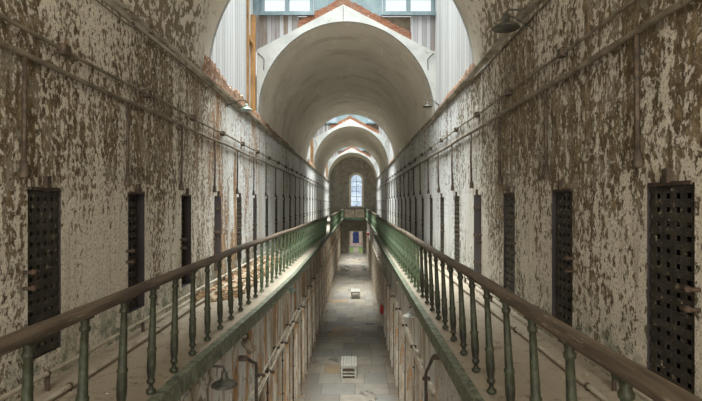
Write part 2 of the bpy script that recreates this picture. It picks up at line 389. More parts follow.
def cell_wall(name, X, side, z0, z1, y0, y1, ops, oz0, oz1, mats, depth=.34, cell=.9):
    """side -1: wall on the left (cells towards -x)"""
    b = MB(); ys = [y0]
    for a, c in ops: ys += [a, c]
    ys.append(y1)
    def quad(x, a, c, p, q): b.add([(x, a, p), (x, c, p), (x, c, q), (x, a, q)], [(0, 1, 2, 3)])
    for i in range(len(ys)-1):
        a, c = ys[i], ys[i+1]
        if i % 2 == 0: quad(X, a, c, z0, z1)
        else:
            if oz0 > z0+.01: quad(X, a, c, z0, oz0)
            quad(X, a, c, oz1, z1)
            Xb = X+side*depth; Xc = X+side*(depth+cell)
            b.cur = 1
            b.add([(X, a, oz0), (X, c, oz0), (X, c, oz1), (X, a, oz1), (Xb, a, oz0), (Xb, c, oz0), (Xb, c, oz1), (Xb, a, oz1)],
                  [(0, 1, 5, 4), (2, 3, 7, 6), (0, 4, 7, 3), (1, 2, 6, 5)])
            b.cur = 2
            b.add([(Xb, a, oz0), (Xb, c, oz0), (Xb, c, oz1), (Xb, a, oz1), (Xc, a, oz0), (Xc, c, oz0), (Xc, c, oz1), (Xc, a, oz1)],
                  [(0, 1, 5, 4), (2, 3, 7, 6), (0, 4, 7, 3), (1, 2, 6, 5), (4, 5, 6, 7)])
            b.cur = 0
    o = b.build(name, mats, kind='structure')
    return o
OZ0, OZ1 = CZ-1.44, CZ+.135
LY = [4.76+1.995*k for k in range(-4, 28)]; LY = [y for y in LY if YBACK+1 < y < YEND-1.2]
RY = [3.98+2.07*k for k in range(-4, 28)]; RY = [y for y in RY if YBACK+1 < y < YEND-1.2]
HW = .255
Lops = [(y-HW, y+HW) for y in LY]; Rops = [(y-.30, y+.30) for y in RY]
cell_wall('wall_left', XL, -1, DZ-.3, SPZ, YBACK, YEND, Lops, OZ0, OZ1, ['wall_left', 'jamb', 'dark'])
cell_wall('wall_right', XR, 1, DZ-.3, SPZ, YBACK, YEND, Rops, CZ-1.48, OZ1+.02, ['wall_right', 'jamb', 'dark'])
GL, GR = -1.80, 1.42
GLY = [13.4+2.05*k for k in range(-8, 23)]; GLY = [y for y in GLY if YBACK+1 < y < 58.5]
GRY = [12.9+2.05*k for k in range(-8, 23)]; GRY = [y for y in GRY if YBACK+1 < y < 58.5]
cell_wall('wall_left_ground', GL, -1, 0, DZ-.2, YBACK, YEND, [(y-.33, y+.33) for y in GLY], 0, 2.62, ['low_left', 'frame_low', 'dark'])
cell_wall('wall_right_ground', GR, 1, 0, DZ-.2, YBACK, YEND, [(y-.33, y+.33) for y in GRY], 0, 2.62, ['low_right', 'frame_low', 'dark'])

# ground floor
MB().box(GL-.02, GR+.02, YBACK, YEND+.4, -.25, 0).build('floor', 'floor', kind='structure')

# ------------------------------------------------------------------ gallery floors with green fascia
EL = [(-9, -1.72), (5, -1.72), (8.3, -1.55), (12, -1.44), (28, -1.44), (29, -1.34), (61, -1.34)]
ER = [(-9, 1.04), (28, 1.05), (29, 1.22), (61, 1.22)]
def gallery(name, Xw, E, side, lab):
    ys = sorted(set([YBACK, YEND]+[e[0] for e in E if YBACK < e[0] < YEND]+[y for y in range(-8, 60, 2)]))
    b = MB(); vs = []; n = 4
    for y in ys:
        x = lerp_path(E, y)-side*(-.0) ; xi = x+side*.05
        vs += [(Xw, y, DZ-.2), (Xw, y, DZ), (xi, y, DZ), (xi, y, DZ-.2)]
    fs = [(0, 1, 2, 3), tuple(range(len(vs)-1, len(vs)-5, -1))]
    for i in range(len(ys)-1):
        for k in range(4): fs.append((i*4+k, i*4+(k+1) % 4, i*4+4+(k+1) % 4, i*4+4+k))
    b.add(vs, fs); b.build(name, 'deck', kind='structure', label=lab, category='walkway')
    pr = [(0, -.21), (.05, -.21), (.05, -.02), (.075, -.02), (.075, .012), (-.02, .012), (-.02, 0), (0, 0)]
    b = MB(); b.sweep([(a-.05, z) for a, z in pr], [(lerp_path(E, y)+side*.05-side*.05, y, DZ) for y in ys], -side)
    return b
gallery('floor_left', XL, EL, -1, 'dusty stone gallery floor along the left cell wall').build('trim_1', 'fascia', kind='structure')
gallery('floor_right', XR, ER, 1, 'dusty stone gallery floor along the right cell wall').build('trim_2', 'fascia', kind='structure')
# crossing slab the viewer stands on, and the far bridge
MB().box(-1.66, .98, -3.2, .9, DZ-.2, DZ).build('floor_crossing', 'deck', kind='structure')

# ------------------------------------------------------------------ vaults
def arch_pts(a, bb, n=36):
    return [(CX-a*math.cos(PI*k/n), SPZ+bb*math.sin(PI*k/n)) for k in range(n+1)]
for i, (a, c) in enumerate(VAULTS):
    b = MB(); b.smooth = True
    P = arch_pts(RA, RB); Q = arch_pts(RA+.3, RB+.3); n = len(P)
    ysv = [a+(c-a)*k/8 for k in range(9)]
    vs = [(x, y, z) for y in ysv for x, z in P]+[(x, y, z) for y in (a, c) for x, z in Q]
    fs = []
    for j in range(8):
        for k in range(n-1): fs.append((j*n+k, j*n+k+1, (j+1)*n+k+1, (j+1)*n+k))
    o = 9*n
    for k in range(n-1): fs.append((o+k, o+k+1, o+n+k+1, o+n+k))
    b.add(vs, fs)
    o = b.build('ceiling', 'vault', kind='structure')

# upper side walls of the lightwells: white boards; the vault side walls end at SPZ
wi = 0; ti = 3
def wname(base):
    return base
for i, (a, c) in enumerate(BAYS):
    MB().box(WL-.12, WL, a, c, SPZ, ROOF).build('wall_left_lightwell', 'boards_white', kind='structure')
    MB().box(XR, XR+.12, a, c, SPZ, ROOF).build('wall_right_lightwell', 'boards_white', kind='structure')

def _ledge():
    for a, c in BAYS: MB().box(WL-.12, XL-.002, a, c, SPZ-.2, SPZ).build('wall_left_ledge', 'brick', kind='structure')
_ledge()
def pent(x):          # white gable outline
    h = 4.71+CZ; ap = 6.12+CZ
    return h+(ap-h)*(1-abs(x-(CX-.08))/(RA-.06)) if abs(x-CX) < RA else h
win_n = 1
def face_strip(y, thick, f_lo, f_hi, x0, x1, n, name, m, **kw):
    b = MB(); xs = [x0+(x1-x0)*k/n for k in range(n+1)]
    vs = []
    for x in xs:
        lo, hi = f_lo(x), f_hi(x); hi = max(hi, lo+.001)
        vs += [(x, y, lo), (x, y, hi), (x, y+thick, lo), (x, y+thick, hi)]
    fs = []
    for k in range(n):
        p, q = k*4, k*4+4
        fs += [(p, q, q+1, p+1), (p+2, p+3, q+3, q+2), (p+1, q+1, q+3, p+3), (p, p+2, q+2, q)]
    fs += [(0, 1, 3, 2), (n*4, n*4+2, n*4+3, n*4+1)]
    b.add(vs, fs); return b.build(name, m, kind='structure', **kw)
def arch_z(x):
    u = max(0, 1-((x-CX)/RA)**2); return SPZ+RB*math.sqrt(u)
def pane_window(n, x0, x1, z0, z1, y, th):
    """blue framed clerestory window of two lights"""
    e = empty('window_%d' % n, ((x0+x1)/2, y, z0), kind='structure')
    X0, X1, Z1 = x0-(x0+x1)/2, x1-(x0+x1)/2, z1-z0
    f = MB(); w_ = .09
    f.box(X0, X1, 0, th, 0, w_+.02); f.box(X0, X1, 0, th, Z1-w_, Z1)
    for p, q in ((X0, X0+w_), (-w_*.7, w_*.7), (X1-w_, X1)): f.box(p, q, 0, th, w_+.02, Z1-w_)
    f.box(X0+w_, -w_*.7, .02, th-.02, .50, .54); f.box(w_*.7, X1-w_, .02, th-.02, .50, .54)
    f.box(X0-.05, X1+.05, -.06, 0, -.03, .045)
    f.build('window_frame', 'blue', e)
    for p, q in ((X0+w_, -w_*.7), (w_*.7, X1-w_)):
        MB().box(p, q, th*.5-.004, th*.5+.004, w_+.02, Z1-w_).build('pane', 'glass', e)
for i, (a, c) in enumerate(BAYS):
    if i > 0:
        Yf = c
        # white plaster face around the arch
        face_strip(Yf-.10, .22, lambda x: arch_z(x), pent, VL, VR+.03, 64, 'wall_gable', 'plaster_white')
        # broken brick raking band
        def band_lo(x): return pent(x)
        def band_hi(x): return pent(x)+.25+.012*math.sin(x*9)+.012*math.sin(x*31+1)
        face_strip(Yf-.04, .2, band_lo, band_hi, CX-1.50, CX+2.02, 60, 'wall_gable_brick', 'brick')
        # weathered boards left and right of the gable
        sill = 11.93
        face_strip(Yf+.0, .12, lambda x: pent(x), lambda x: max(sill, pent(x)), WL, CX-1.50, 8, 'wall_gable_boards', 'boards_grey')
        face_strip(Yf+.0, .12, lambda x: pent(x), lambda x: max(sill, pent(x)), CX+2.02, XR, 8, 'wall_gable_boards', 'boards_grey')
        # dark opening behind the brick on the right, panel on the left
        face_strip(Yf+.16, .1, lambda x: pent(x)-.05, lambda x: max(sill, pent(x)), CX-1.5, CX+2.02, 12, 'wall_gable_back', 'parapet')
        # blue band with the windows
        pane_window(win_n, XL+.04, XL+.04+1.60, sill, ROOF-.02, Yf-.02, .14)
        pane_window(win_n+1, XR-.04-1.60, XR-.04, sill, ROOF-.02, Yf-.02, .14); win_n += 2
        face_strip(Yf+.02, .1, lambda x: sill, lambda x: ROOF-.02, XL+1.66, XR-1.66, 4, 'wall_clerestory', 'blue')
        face_strip(Yf+.02, .1, lambda x: sill, lambda x: ROOF-.02, WL, XL+.03, 2, 'wall_clerestory', 'blue')
        face_strip(Yf+.02, .1, lambda x: sill, lambda x: ROOF-.02, XR-.035, XR-.001, 2, 'wall_clerestory', 'blue')
        MB().box(XL+1.66, XR-1.66, Yf-.02, Yf+.02, sill-.04, sill+.07).build('trim_%d' % ti, 'blue', kind='structure'); ti += 1
        # orange corner timber on the left
        MB().box(WL+.002, WL+.13, Yf-.30, Yf-.11, SPZ, sill-.1).box(WL+.002, WL+.09, Yf-.75, Yf-.32, 10.9, 11.05).box(WL+.002, WL+.06, Yf-.85, Yf-.76, SPZ, ROOF-.1).build('trim_%d' % ti, 'timber', kind='structure'); ti += 1
        # black cracks where the plaster face meets the springing
        for sx in (-1, 1):
            x0 = CX+sx*(RA-.03); MB().tube([(x0, Yf-.104, 10.72), (x0-sx*.14, Yf-.104, 10.60), (x0-sx*.20, Yf-.104, 10.52), (x0-sx*.19, Yf-.104, 10.2)], .012, 4).build('trim_%d' % ti, 'wire', kind='structure'); ti += 1
        MB().box(CX-.09, CX-.075, Yf-.106, Yf-.10, 11.72, 12.16).build('trim_%d' % ti, 'wire', kind='structure'); ti += 1
    # wall above the arch of the vault before the bay (faces away from the viewer)
    if i > 0:
        face_strip(a, .12, lambda x: arch_z(x), lambda x: ROOF, WL, XR-.001, 64, 'wall_gable_rear', 'plaster_white')
    else:
        face_strip(c-.12, .12, lambda x: arch_z(x), lambda x: ROOF, WL, XR-.001, 64, 'wall_gable_rear', 'plaster_white')
    # skylight: blue steel bars and glass
    e = empty('window_%d' % win_n, (CX, (a+c)/2, ROOF), kind='structure'); win_n += 1
    L = (c-a)/2; f = MB()
    for k in range(7):
        x = -RA+2*RA*k/6; f.box(x-.035, x+.035, -L, L, 0, .09)
    for k in range(5):
        y = -L+2*L*k/4; f.box(-RA-.1, RA+.1, y-.045, y+.045, -.005, .12)
    f.box(-.06, .06, -L, L, -.1, 0)
    f.build('window_frame', 'blue', e)
    MB().box(-RA, RA, -L, L, .05, .058).build('pane', 'glass', e)
# made-up window frame dressing the fill light behind the viewer
e = empty('window_%d' % win_n, (CX, YBACK+.42, 7.0), kind='structure'); win_n += 1
f = MB()
for k in range(6): f.box(-2.35+k*.94-.03, -2.35+k*.94+.03, -.03, .03, -4.55, 4.55)
for k in range(8): f.box(-2.38, 2.38, -.025, .025, -4.55+k*1.3-.03, -4.55+k*1.3+.03)
f.build('window_frame', 'blue', e)
# back wall of the block behind the viewer
MB().box(XL, XR, YBACK-.3, YBACK, 0, ROOF).build('wall_back', 'endwall', kind='structure')

# ------------------------------------------------------------------ end wall: round-headed window, doorway, bridge
WX, WW, WZ0, WZ1 = CX+.40, .72, CZ-.35, CZ+3.15       # window in world units
WX = (356.4-355)/500*YEND
def arch_window_outline(hw, z0, ztop, n=14):
    r = hw; zc = ztop-r
    return [(WX-hw, z0)]+[(WX-hw*math.cos(PI*k/n), zc+r*math.sin(PI*k/n)) for k in range(n+1)]+[(WX+hw, z0)]
def end_wall():
    b = MB(); HWI = .74; zt = CZ+3.5; z0 = CZ-.42; zc = zt-HWI
    DX0, DX1, DT = (350-355)/500*YEND, (362-355)/500*YEND, 2.62
    xs = sorted(set([XL-.1, XR+.1, DX0, DX1, WX-HWI, WX+HWI]+[WX-HWI*math.cos(PI*k/16) for k in range(17)]+[XL+.6, -1.5, 1.5, XR-.6]))
    y = YEND
    for p, q in zip(xs, xs[1:]):
        mid = (p+q)/2
        def top(x):
            u = 1-((x-WX)/HWI)**2; return zc+HWI*math.sqrt(max(0, u))
        spans = []
        lo = 0
        if DX0 < mid < DX1: lo = DT
        if abs(mid-WX) < HWI:
            spans.append(((lo, lo), (z0, z0))); spans.append(((top(p), top(q)), (ROOF, ROOF)))
        else: spans.append(((lo, lo), (ROOF, ROOF)))
        for (l0, l1), (h0, h1) in spans:
            b.add([(p, y, l0), (q, y, l1), (q, y, h1), (p, y, h0), (p, y+.45, l0), (q, y+.45, l1), (q, y+.45, h1), (p, y+.45, h0)],
                  [(0, 1, 2, 3), (4, 7, 6, 5), (0, 4, 5, 1), (3, 2, 6, 7)])
            if abs(p-(WX-HWI)) < 1e-5 or abs(p-DX0) < 1e-5 or abs(p-(WX+HWI)) < 1e-5 or abs(p-DX1) < 1e-5: pass
    for x in (WX-HWI, WX+HWI): b.add([(x, y, z0), (x, y+.45, z0), (x, y+.45, zc), (x, y, zc)], [(0, 1, 2, 3)])
    for x in (DX0, DX1): b.add([(x, y, 0), (x, y+.45, 0), (x, y+.45, DT), (x, y, DT)], [(0, 1, 2, 3)])
    b.build('wall_end', 'endwall', kind='structure')
    # window
    e = empty('window_%d' % win_n, (WX, y, z0), kind='structure', label='tall round-headed window in the end wall', category='window')
    f = MB(); O = HWI+.16; I = HWI-.10
    def ring(h, zt_): r = h; return [(-h, 0)]+[(-h*math.cos(PI*k/18), (zc-z0)+h*math.sin(PI*k/18)) for k in range(19)]+[(h, 0)]
    A, B = ring(O, 0), ring(I, 0)
    for k in range(len(A)-1):
        (x0, a0), (x1, a1), (u0, c0), (u1, c1) = A[k], A[k+1], B[k], B[k+1]
        f.add([(x0, -.06, a0), (x1, -.06, a1), (u1, -.06, c1), (u0, -.06, c0), (x0, 0, a0), (x1, 0, a1), (u1, .14, c1), (u0, .14, c0)],
              [(0, 1, 2, 3), (0, 4, 5, 1), (3, 2, 6, 7)])
    f.box(-O-.05, O+.05, -.1, .3, -.12, .04)
    f.build('window_frame', 'white_frame', e)
    g = MB()
    for zz in (.62, 1.2, 1.8, 2.4, 3.0): g.box(-I, I, .16, .19, zz-.022, zz+.022)
    g.box(-.022, .022, .16, .19, 0, 3.75)
    g.build('glazing_bar', 'blue', e)
    p = MB(); R = ring(I, 0); p.add([(x, .2, z) for x, z in R]+[(x, .208, z) for x, z in R], [tuple(range(len(R))), tuple(range(2*len(R)-1, len(R)-1, -1))])
    p.build('pane', 'glass', e)
    # doorway surround and the open gate beyond
    e = empty('door_1', ((DX0+DX1)/2, y, 0), kind='structure', label='bright open doorway at the far end of the ground floor', category='doorway')
    h = (DX1-DX0)/2; s_ = MB(); s_.box(-h-.12, -h, -.05, .2, 0, DT+.12); s_.box(h, h+.12, -.05, .2, 0, DT+.12); s_.box(-h, h, -.05, .2, DT, DT+.12)
    s_.build('door_frame', 'white_frame', e)
    return DX0, DX1
DX0, DX1 = end_wall()
DXC = (DX0+DX1)/2
# bridge joining the galleries in front of the window
y0 = YEND-2.0
e = empty('footbridge', (0, y0, DZ), label='narrow bridge with brown parapet joining the galleries under the end window', category='bridge')
MB().box(-1.29, 1.17, 0, 1.95, -.30, 0).build('bridge_deck', 'green_beam', e)
b = MB(); b.box(-1.27, 1.15, .02, .07, .01, .98); b.build('parapet', 'parapet', e)
b = MB(); b.box(-1.29, 1.17, 0, .10, .98, 1.06); b.box(-1.29, -1.21, 0, .1, 0, .98); b.box(1.09, 1.17, 0, .1, 0, .98); b.box(-.08, -.02, 0, .02, 0, .98); b.build('parapet_frame', 'iron', e)
# yard beyond
MB().box(-14, 14, YEND+.45, YEND+40, -.3, -.02).build('lawn', 'grass', kind='structure')
MB().box(DXC-.35, DXC+.35, YEND+.46, YEND+8.4, -.018, .0).build('floor_path', 'deck', kind='structure')
e = empty('gatehouse', (DXC, YEND+9, 0), label='pale pink gatehouse front seen through the end doorway', category='building')
MB().box(-3, 3, 0, 1, -.02, 4).build('wall_front', 'pinkwall', e)
MB().box(-.75, .75, -.08, 0, 0, 2.6).build('door_surround', 'pinkwall', e)
b = MB(); b.box(-.42, .42, -.12, -.08, .55, 1.8); b.tube([(0, -.11, 1.8), (0, -.09, 1.8)], .42, 16); b.build('door_leaf', 'navy', e)
b = MB(); b.box(-.8, .8, -.5, -.1, 0, .16); b.build('step', 'bench', e)

# ------------------------------------------------------------------ cell gates
di = 2
def gate_meshes(w_, h_, matn, ncol=4, nrow=14):
    g = MB(); sw = .068
    for k in range(ncol+1):
        y = -w_/2+sw/2+(w_-sw)*k/ncol; g.box(0, .012, y-sw/2, y+sw/2, 0, h_)
    for k in range(nrow+1):
        z = sw/2+(h_-sw)*k/nrow; g.box(.012, .022, -w_/2, w_/2, z-sw/2, z+sw/2)
    return g
def rivets(w_, h_, ncol=4, nrow=14):
    g = MB(); sw = .068
    for k in range(ncol+1):
        for r in range(nrow+1):
            y = -w_/2+sw/2+(w_-sw)*k/ncol; z = sw/2+(h_-sw)*r/nrow
            g.lathe([(0.012, 0), (.009, .006), (0.0001, .009)], 5, mtx=Matrix.Translation((.022, y, z)) @ Matrix.Rotation(PI/2, 4, 'Y'))
    return g
def make_door(n, side, X, y, w_, z0, h_, kind, rec, label):
    """built facing +x; side=-1 wall on left -> faces +x, side=+1 mirrored by rotation"""
    rz = 0 if side < 0 else PI
    e = empty('door_%d' % n, (X+side*(rec), y, z0), rz, kind='structure', label=label, category='door')
    near = -1 if side < 0 else 1        # local y towards the camera
    if kind == 'solid':
        s_ = MB(); s_.bev(0, .05, -w_/2+.01, w_/2-.01, .01, h_-.01, .006); s_.build('door_leaf', 'slab', e)
        t_ = MB()
        for zz in (.25, h_/2, h_-.25): t_.box(.05, .062, -w_/2+.02, w_/2-.03, zz-.03, zz+.03)
        t_.build('strap_hinge', 'rust', e)
    else:
        mname = 'gate' if kind == 'gate' else 'gate_pale'
        gate_meshes(w_-.02, h_-.02, mname).build('lattice', mname, e, (0, 0, .01))
        rivets(w_-.02, h_-.02).build('rivet', mname, e, (0, 0, .01))['kind'] = 'stuff'
        if kind == 'pale': MB().box(-.045, -.02, -w_/2+.004, w_/2-.004, .01, h_-.01).build('backing_board', 'backing', e)
        b = MB(); b.box(-.006, 0, -w_/2+.03, w_/2-.03, h_*.80, h_*.86); b.build('lock_plate', mname, e)
    b = MB()
    yy = near*(w_/2+.0)
    for zz in (h_*.43, h_*.52):
        b.tube([(rec+.0, yy+near*.06, zz), (rec+.06, yy+near*.045, zz), (rec+.065, yy-near*.05, zz-.008), (.06, yy-near*.08, zz-.01)], .017, 7)
        b.lathe([(.026, 0), (.028, .03), (.012, .045)], 8, mtx=Matrix.Translation((rec+.055, yy+near*.03, zz)) @ Matrix.Rotation(PI/2, 4, 'Y'))
    b.build('latch', 'rust', e)
    b = MB(); b.box(rec+.0, rec+.04, -.03, .03, h_+.005, h_+.12); b.box(rec-.015, rec+.015, -w_/2+.03, w_/2-.03, h_-.015, h_+.015); b.build('pivot_bracket', 'rust', e)
    return e
SOLID_L = {3, 5, 11, 14}; SOLID_R = {3, 11, 14}
def front(ylist): return [y for y in ylist if y > 3.3]
for side, X, ys, solid, w_, z0, h_ in ((-1, XL, LY, SOLID_L, 2*HW, OZ0, OZ1-OZ0), (1, XR, RY, SOLID_R, .60, CZ-1.48, OZ1+.02-CZ+1.48)):
    fr = front(ys)
    wall = 'left' if side < 0 else 'right'
    for y in ys:
        if y < 0: kind = 'gate'; lab = '%s cell gate behind the viewer on the %s gallery wall' % ('riveted iron lattice', wall); k = -1
        elif y <= 3.3: k = -1; kind = 'gate'; lab = 'riveted iron cell gate beside the viewer on the %s gallery wall' % wall
        else:
            k = fr.index(y)
            if y > 46 and not(-1): pass
            kind = 'solid' if k in solid else ('gate' if (k < 2 or side < 0 and k < 3) else 'pale')
            if side < 0 and k > 5 and k % 3: kind = 'gate'
            look = {'solid': 'dark solid iron cell door with rusty straps', 'gate': 'dark rusted lattice cell gate', 'pale': 'dark iron lattice cell gate over a cream board'}[kind]
            lab = '%s, %s from the camera on the %s gallery wall' % (look, ORD[min(k, 29)], wall)
        rec = (.11 if side < 0 else .07) if kind != 'solid' else .04
        if side < 0 and k in (1, 2): rec = (.12, .15)[k-1]
        if k == 0: rec = .04
        if kind == 'pale' or (k > 3 and kind == 'gate'): rec = .05 if k < 3 else .022
        make_door(di, side, X, y, w_, z0, h_, kind, rec, lab); di += 1

# ground floor doors, in projecting timber frames
for side, X, ys in ((-1, GL, GLY), (1, GR, GRY)):
    wall = 'left' if side < 0 else 'right'; fr = [y for y in ys if y > 6]
    for y in ys:
        rz = 0 if side < 0 else PI
        if y > 6: lab = 'tall %s plank door in timber frame, %s in view along the %s ground floor' % ('grey', ORD[fr.index(y)], wall)
        else: lab = 'tall plank door under the viewer on the %s ground floor wall' % wall
        e = empty('door_%d' % di, (X, y, 0), rz, kind='structure', label=lab, category='door'); di += 1
        b = MB(); pj = .07
        b.box(.0, pj, -.44, -.32, 0, 2.62); b.box(.0, pj, .32, .44, 0, 2.62); b.box(.0, pj+.02, -.46, .46, 2.62, 2.78)
        b.build('door_frame', 'frame_low', e)
        b = MB(); w_ = .62; rec = .10 if random.random() < .5 else .2
        for k in range(4): b.box(-rec, -rec+.035, -.31+k*.155, -.31+k*.155+.148, .02, 2.58)
        b.box(-rec+.035, -rec+.055, -.29, .29, .4, .52); b.box(-rec+.035, -rec+.055, -.29, .29, 2.0, 2.12)
        b.build('door_leaf', 'door_low' if random.random() < .6 else 'slab', e)
        b = MB(); b.tube([(-rec+.05, .2, 1.0), (-rec+.1, .2, 1.0), (-rec+.1, .2, 1.16), (-rec+.05, .2, 1.16)], .012, 6); b.build('door_handle', 'rust', e)

# ------------------------------------------------------------------ mouldings
Z_ML, Z_MR = CZ+2.42, CZ+2.70
def mould(X, z, side, y0, y1, m='mould'):
    global ti
    pr = [(0, -.06), (.03, -.06), (.05, -.03), (.09, -.01), (.10, .03), (.05, .05), (0, .06)]
    b = MB(); b.sweep(pr, [(X, y, z+.01*math.sin(y)) for y in [y0+(y1-y0)*k/40 for k in range(41)]], -side)
    b.build('trim_%d' % ti, m, kind='structure'); ti += 1
mould(XL, Z_ML, -1, YBACK, YEND); mould(XR, Z_MR, 1, YBACK, YEND)
# ragged exposed brick band on the left wall above the moulding in the first lightwell
def rag_band(X, side, ya, yb, z0, zf, m):
    global ti
    n = int((yb-ya)/.09); vs = []
    b = MB()
    for k in range(n+1):
        y = ya+(yb-ya)*k/n; h = zf*(.62+.13*math.sin(k*.23)+.12*random.random()+.25*(random.random() < .3))*(1-.55*k/n); 
        if k in (0, n): h = .04
        vs += [(X, y, z0), (X-side*(.045+.02*random.random()), y, z0), (X-side*(.03+.02*random.random()), y, z0+h), (X, y, z0+h+.02)]
    fs = []
    for k in range(n):
        for j in range(4): fs.append((k*4+j, k*4+(j+1) % 4, k*4+4+(j+1) % 4, k*4+4+j))
    fs += [(0, 1, 2, 3), (n*4+3, n*4+2, n*4+1, n*4)]
    b.add(vs, fs); b.build('trim_%d' % ti, m, kind='structure'); ti += 1
M['rubble_brick'] = simple('exposed_brick_edge', (.16, .07, .03), (.30, .16, .08), 5, c3=(.42, .34, .26), t3=.53, bump=1, dist=.05)
rag_band(XL, -1, 9.7, 15.9, Z_ML+.07, .42, 'rubble_brick')
rag_band(XL, -1, 16.0, 24, Z_ML+.07, .16, 'rubble_brick')
rag_band(XL, -1, 31, 37.5, Z_ML+.07, .30, 'rubble_brick')
rag_band(XR, 1, 10.2, 15.2, Z_MR+.06, .22, 'rubble_brick')
rag_band(XR, 1, 31, 36, Z_MR+.06, .25, 'rubble_brick')

# ------------------------------------------------------------------ railings
PL = [(-9, -1.84), (6.5, -1.82), (8, -1.80), (13, -1.77), (18, -1.72), (26.6, -1.54)]
PLT = [(-9, -1.80), (4, -1.79), (7.4, -1.84), (13.2, -1.70), (26.6, -1.46)]
PR_ = [(-9, 1.22), (27, 1.22)]
PRT = [(-9, 1.22), (4, 1.17), (8, 1.18), (11.5, 1.22), (17, 1.20), (26.6, 1.18)]
RH = 1.03
prof = [(.034, 0), (.044, .012), (.044, .03), (.026, .045), (.020, .062), (.022, .085), (.037, .098), (.039, .118), (.028, .13), (.031, .15),
        (.039, .21), (.040, .30), (.036, .375), (.042, .385), (.042, .405), (.034, .415), (.031, .55), (.027, .72), (.024, .84), (.034, .85), (.036, .872), (.026, .885), (.030, .92), (.036, .955), (.036, .965)]
bb = MB(); bb.lathe(prof, 10); bb.smooth = False
bb.box(-.034, .034, -.058, .058, .925, .965)
bmesh_ = bb.build('baluster', 'baluster'); BALM = bmesh_.data; bpy.data.objects.remove(bmesh_)
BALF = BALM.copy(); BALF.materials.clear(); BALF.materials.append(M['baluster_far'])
def railing(name, P, PT, ya, yb, y_first, lab, grp):
    e = empty(name, (lerp_path(P, ya), ya, DZ), label=lab, category='railing')
    ox, oy = e.location.x, e.location.y
    n = int((yb-ya)/.9)+2; ys = [ya+(yb-ya)*k/n for k in range(n+1)]
    pr = [(-.050, 0), (-.056, .022), (-.046, .052), (-.02, .068), (.02, .068), (.046, .052), (.056, .022), (.050, 0), (.03, -.012), (-.03, -.012)]
    b = MB(); b.smooth = True
    b.sweep(pr, [(lerp_path(PT, y)-ox, y-oy, RH-.066+.006*math.sin(y*1.7)) for y in ys])
    b.build('handrail', 'rail', e)
    y = y_first; k = 0
    while y < yb-.05:
        if y > ya+.03:
            xb, xt = lerp_path(P, y), lerp_path(PT, y)
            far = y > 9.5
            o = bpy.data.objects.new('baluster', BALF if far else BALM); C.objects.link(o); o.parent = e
            lean = math.atan2(xt-xb, .965)
            o.location = (xb-ox, y-oy, .012-.0); o.rotation_euler = (0, lean, random.random()*.1-.05)
        y += .57; k += 1
    return e
Y0 = 4.46-.57*6
railing('railing', PL, PLT, Y0-.2, 26.6, Y0, 'worn wooden handrail on green iron balusters along the near left gallery', None)
railing('railing', PR_, PRT, Y0-.2, 26.6, Y0, 'worn wooden handrail on green iron balusters along the near right gallery', None)
P2L = [(0, -1.41), (60, -1.41)]; P2R = [(0, 1.30), (60, 1.30)]
railing('railing', P2L, [(0, -1.37), (60, -1.37)], 28.1, 57.5, 28.2, 'farther green balustrade on the left gallery, beyond the break', None)
railing('railing', P2R, [(0, 1.34), (60, 1.34)], 28.1, 57.5, 28.2, 'farther green balustrade on the right gallery, beyond the break', None)

# ------------------------------------------------------------------ wall conduits
def conduit(name, X, z, side, off, r, ya, yb, boxes, drops, drop_z, lab, m='pipe', box_r=.062, wob=.012):
    e = empty(name, (X-side*off, ya, z), label=lab, category='pipe')
    n = int((yb-ya)/.8); b = MB()
    b.tube([(0, (yb-ya)*k/n, wob*math.sin(k*1.3)) for k in range(n+1)], r, 8)
    b.build('pipe_run', m, e)
    for y in boxes:
        q = box_r; g = MB(); g.bev(-off*.9, off*.9, -q, q, -q*.85, q*.85, .01); g.box(-.012, .012, -q-.03, q+.03, -.02, .02)
        if side > 0: pass
        g.build('junction_box', 'box', e, (0, y-ya, 0))
    for y in drops:
        g = MB(); zz = drop_z-z
        g.tube([(0, 0, 0), (0, 0, zz*.5), (side*off*.25, .01, zz+.10)], r*.72, 6)
        o = g.build('drop_pipe', 'box', e, (0, y-ya, 0))
        h = MB(); h.lathe([(r*.8, .14), (r*1.1, .10), (.045, 0.0), (.04, -.02), (.0001, -.02)], 8); h.box(-.02, .02, -.02, .02, .1, .13)
        h.build('pipe_end', 'box', o, (side*off*.25, .01, zz))
    return e
lb = [y+.22 for y in LY if -1 < y < 40]; ld = [y-.36 for y in LY if -1 < y < 40]
rb = [y-.14+2.07*0 for y in RY if -1 < y < 40]; rd = [y+.36 for y in RY if -1 < y < 40]
conduit('wall_conduit', XL, CZ+1.525, -1, .05, .020, YBACK+.1, 58, lb, [], 0, 'upper thin conduit with square junction boxes along the left gallery wall')
conduit('wall_conduit', XL, CZ+1.305, -1, .045, .026, YBACK+.1, 58, [], ld, CZ+.24, 'lower conduit with drops to each door along the left gallery wall')
conduit('wall_conduit', XR, CZ+1.775, 1, .05, .018, YBACK+.1, 58, rb, [], 0, 'upper thin conduit with square junction boxes along the right gallery wall')
conduit('wall_conduit', XR, CZ+1.484, 1, .055, .032, YBACK+.1, 58, [], rd, CZ+.33, 'thick conduit with drops to each door along the right gallery wall')
# thin wires under the mouldings
conduit('wall_wire', XL, Z_ML-.12, -1, .03, .010, YBACK+.1, 58, [], [], 0, 'thin wire just under the moulding on the left wall')
conduit('wall_wire', XR, Z_MR-.11, 1, .03, .010, YBACK+.1, 58, [], [], 0, 'thin wire just under the moulding on the right wall')
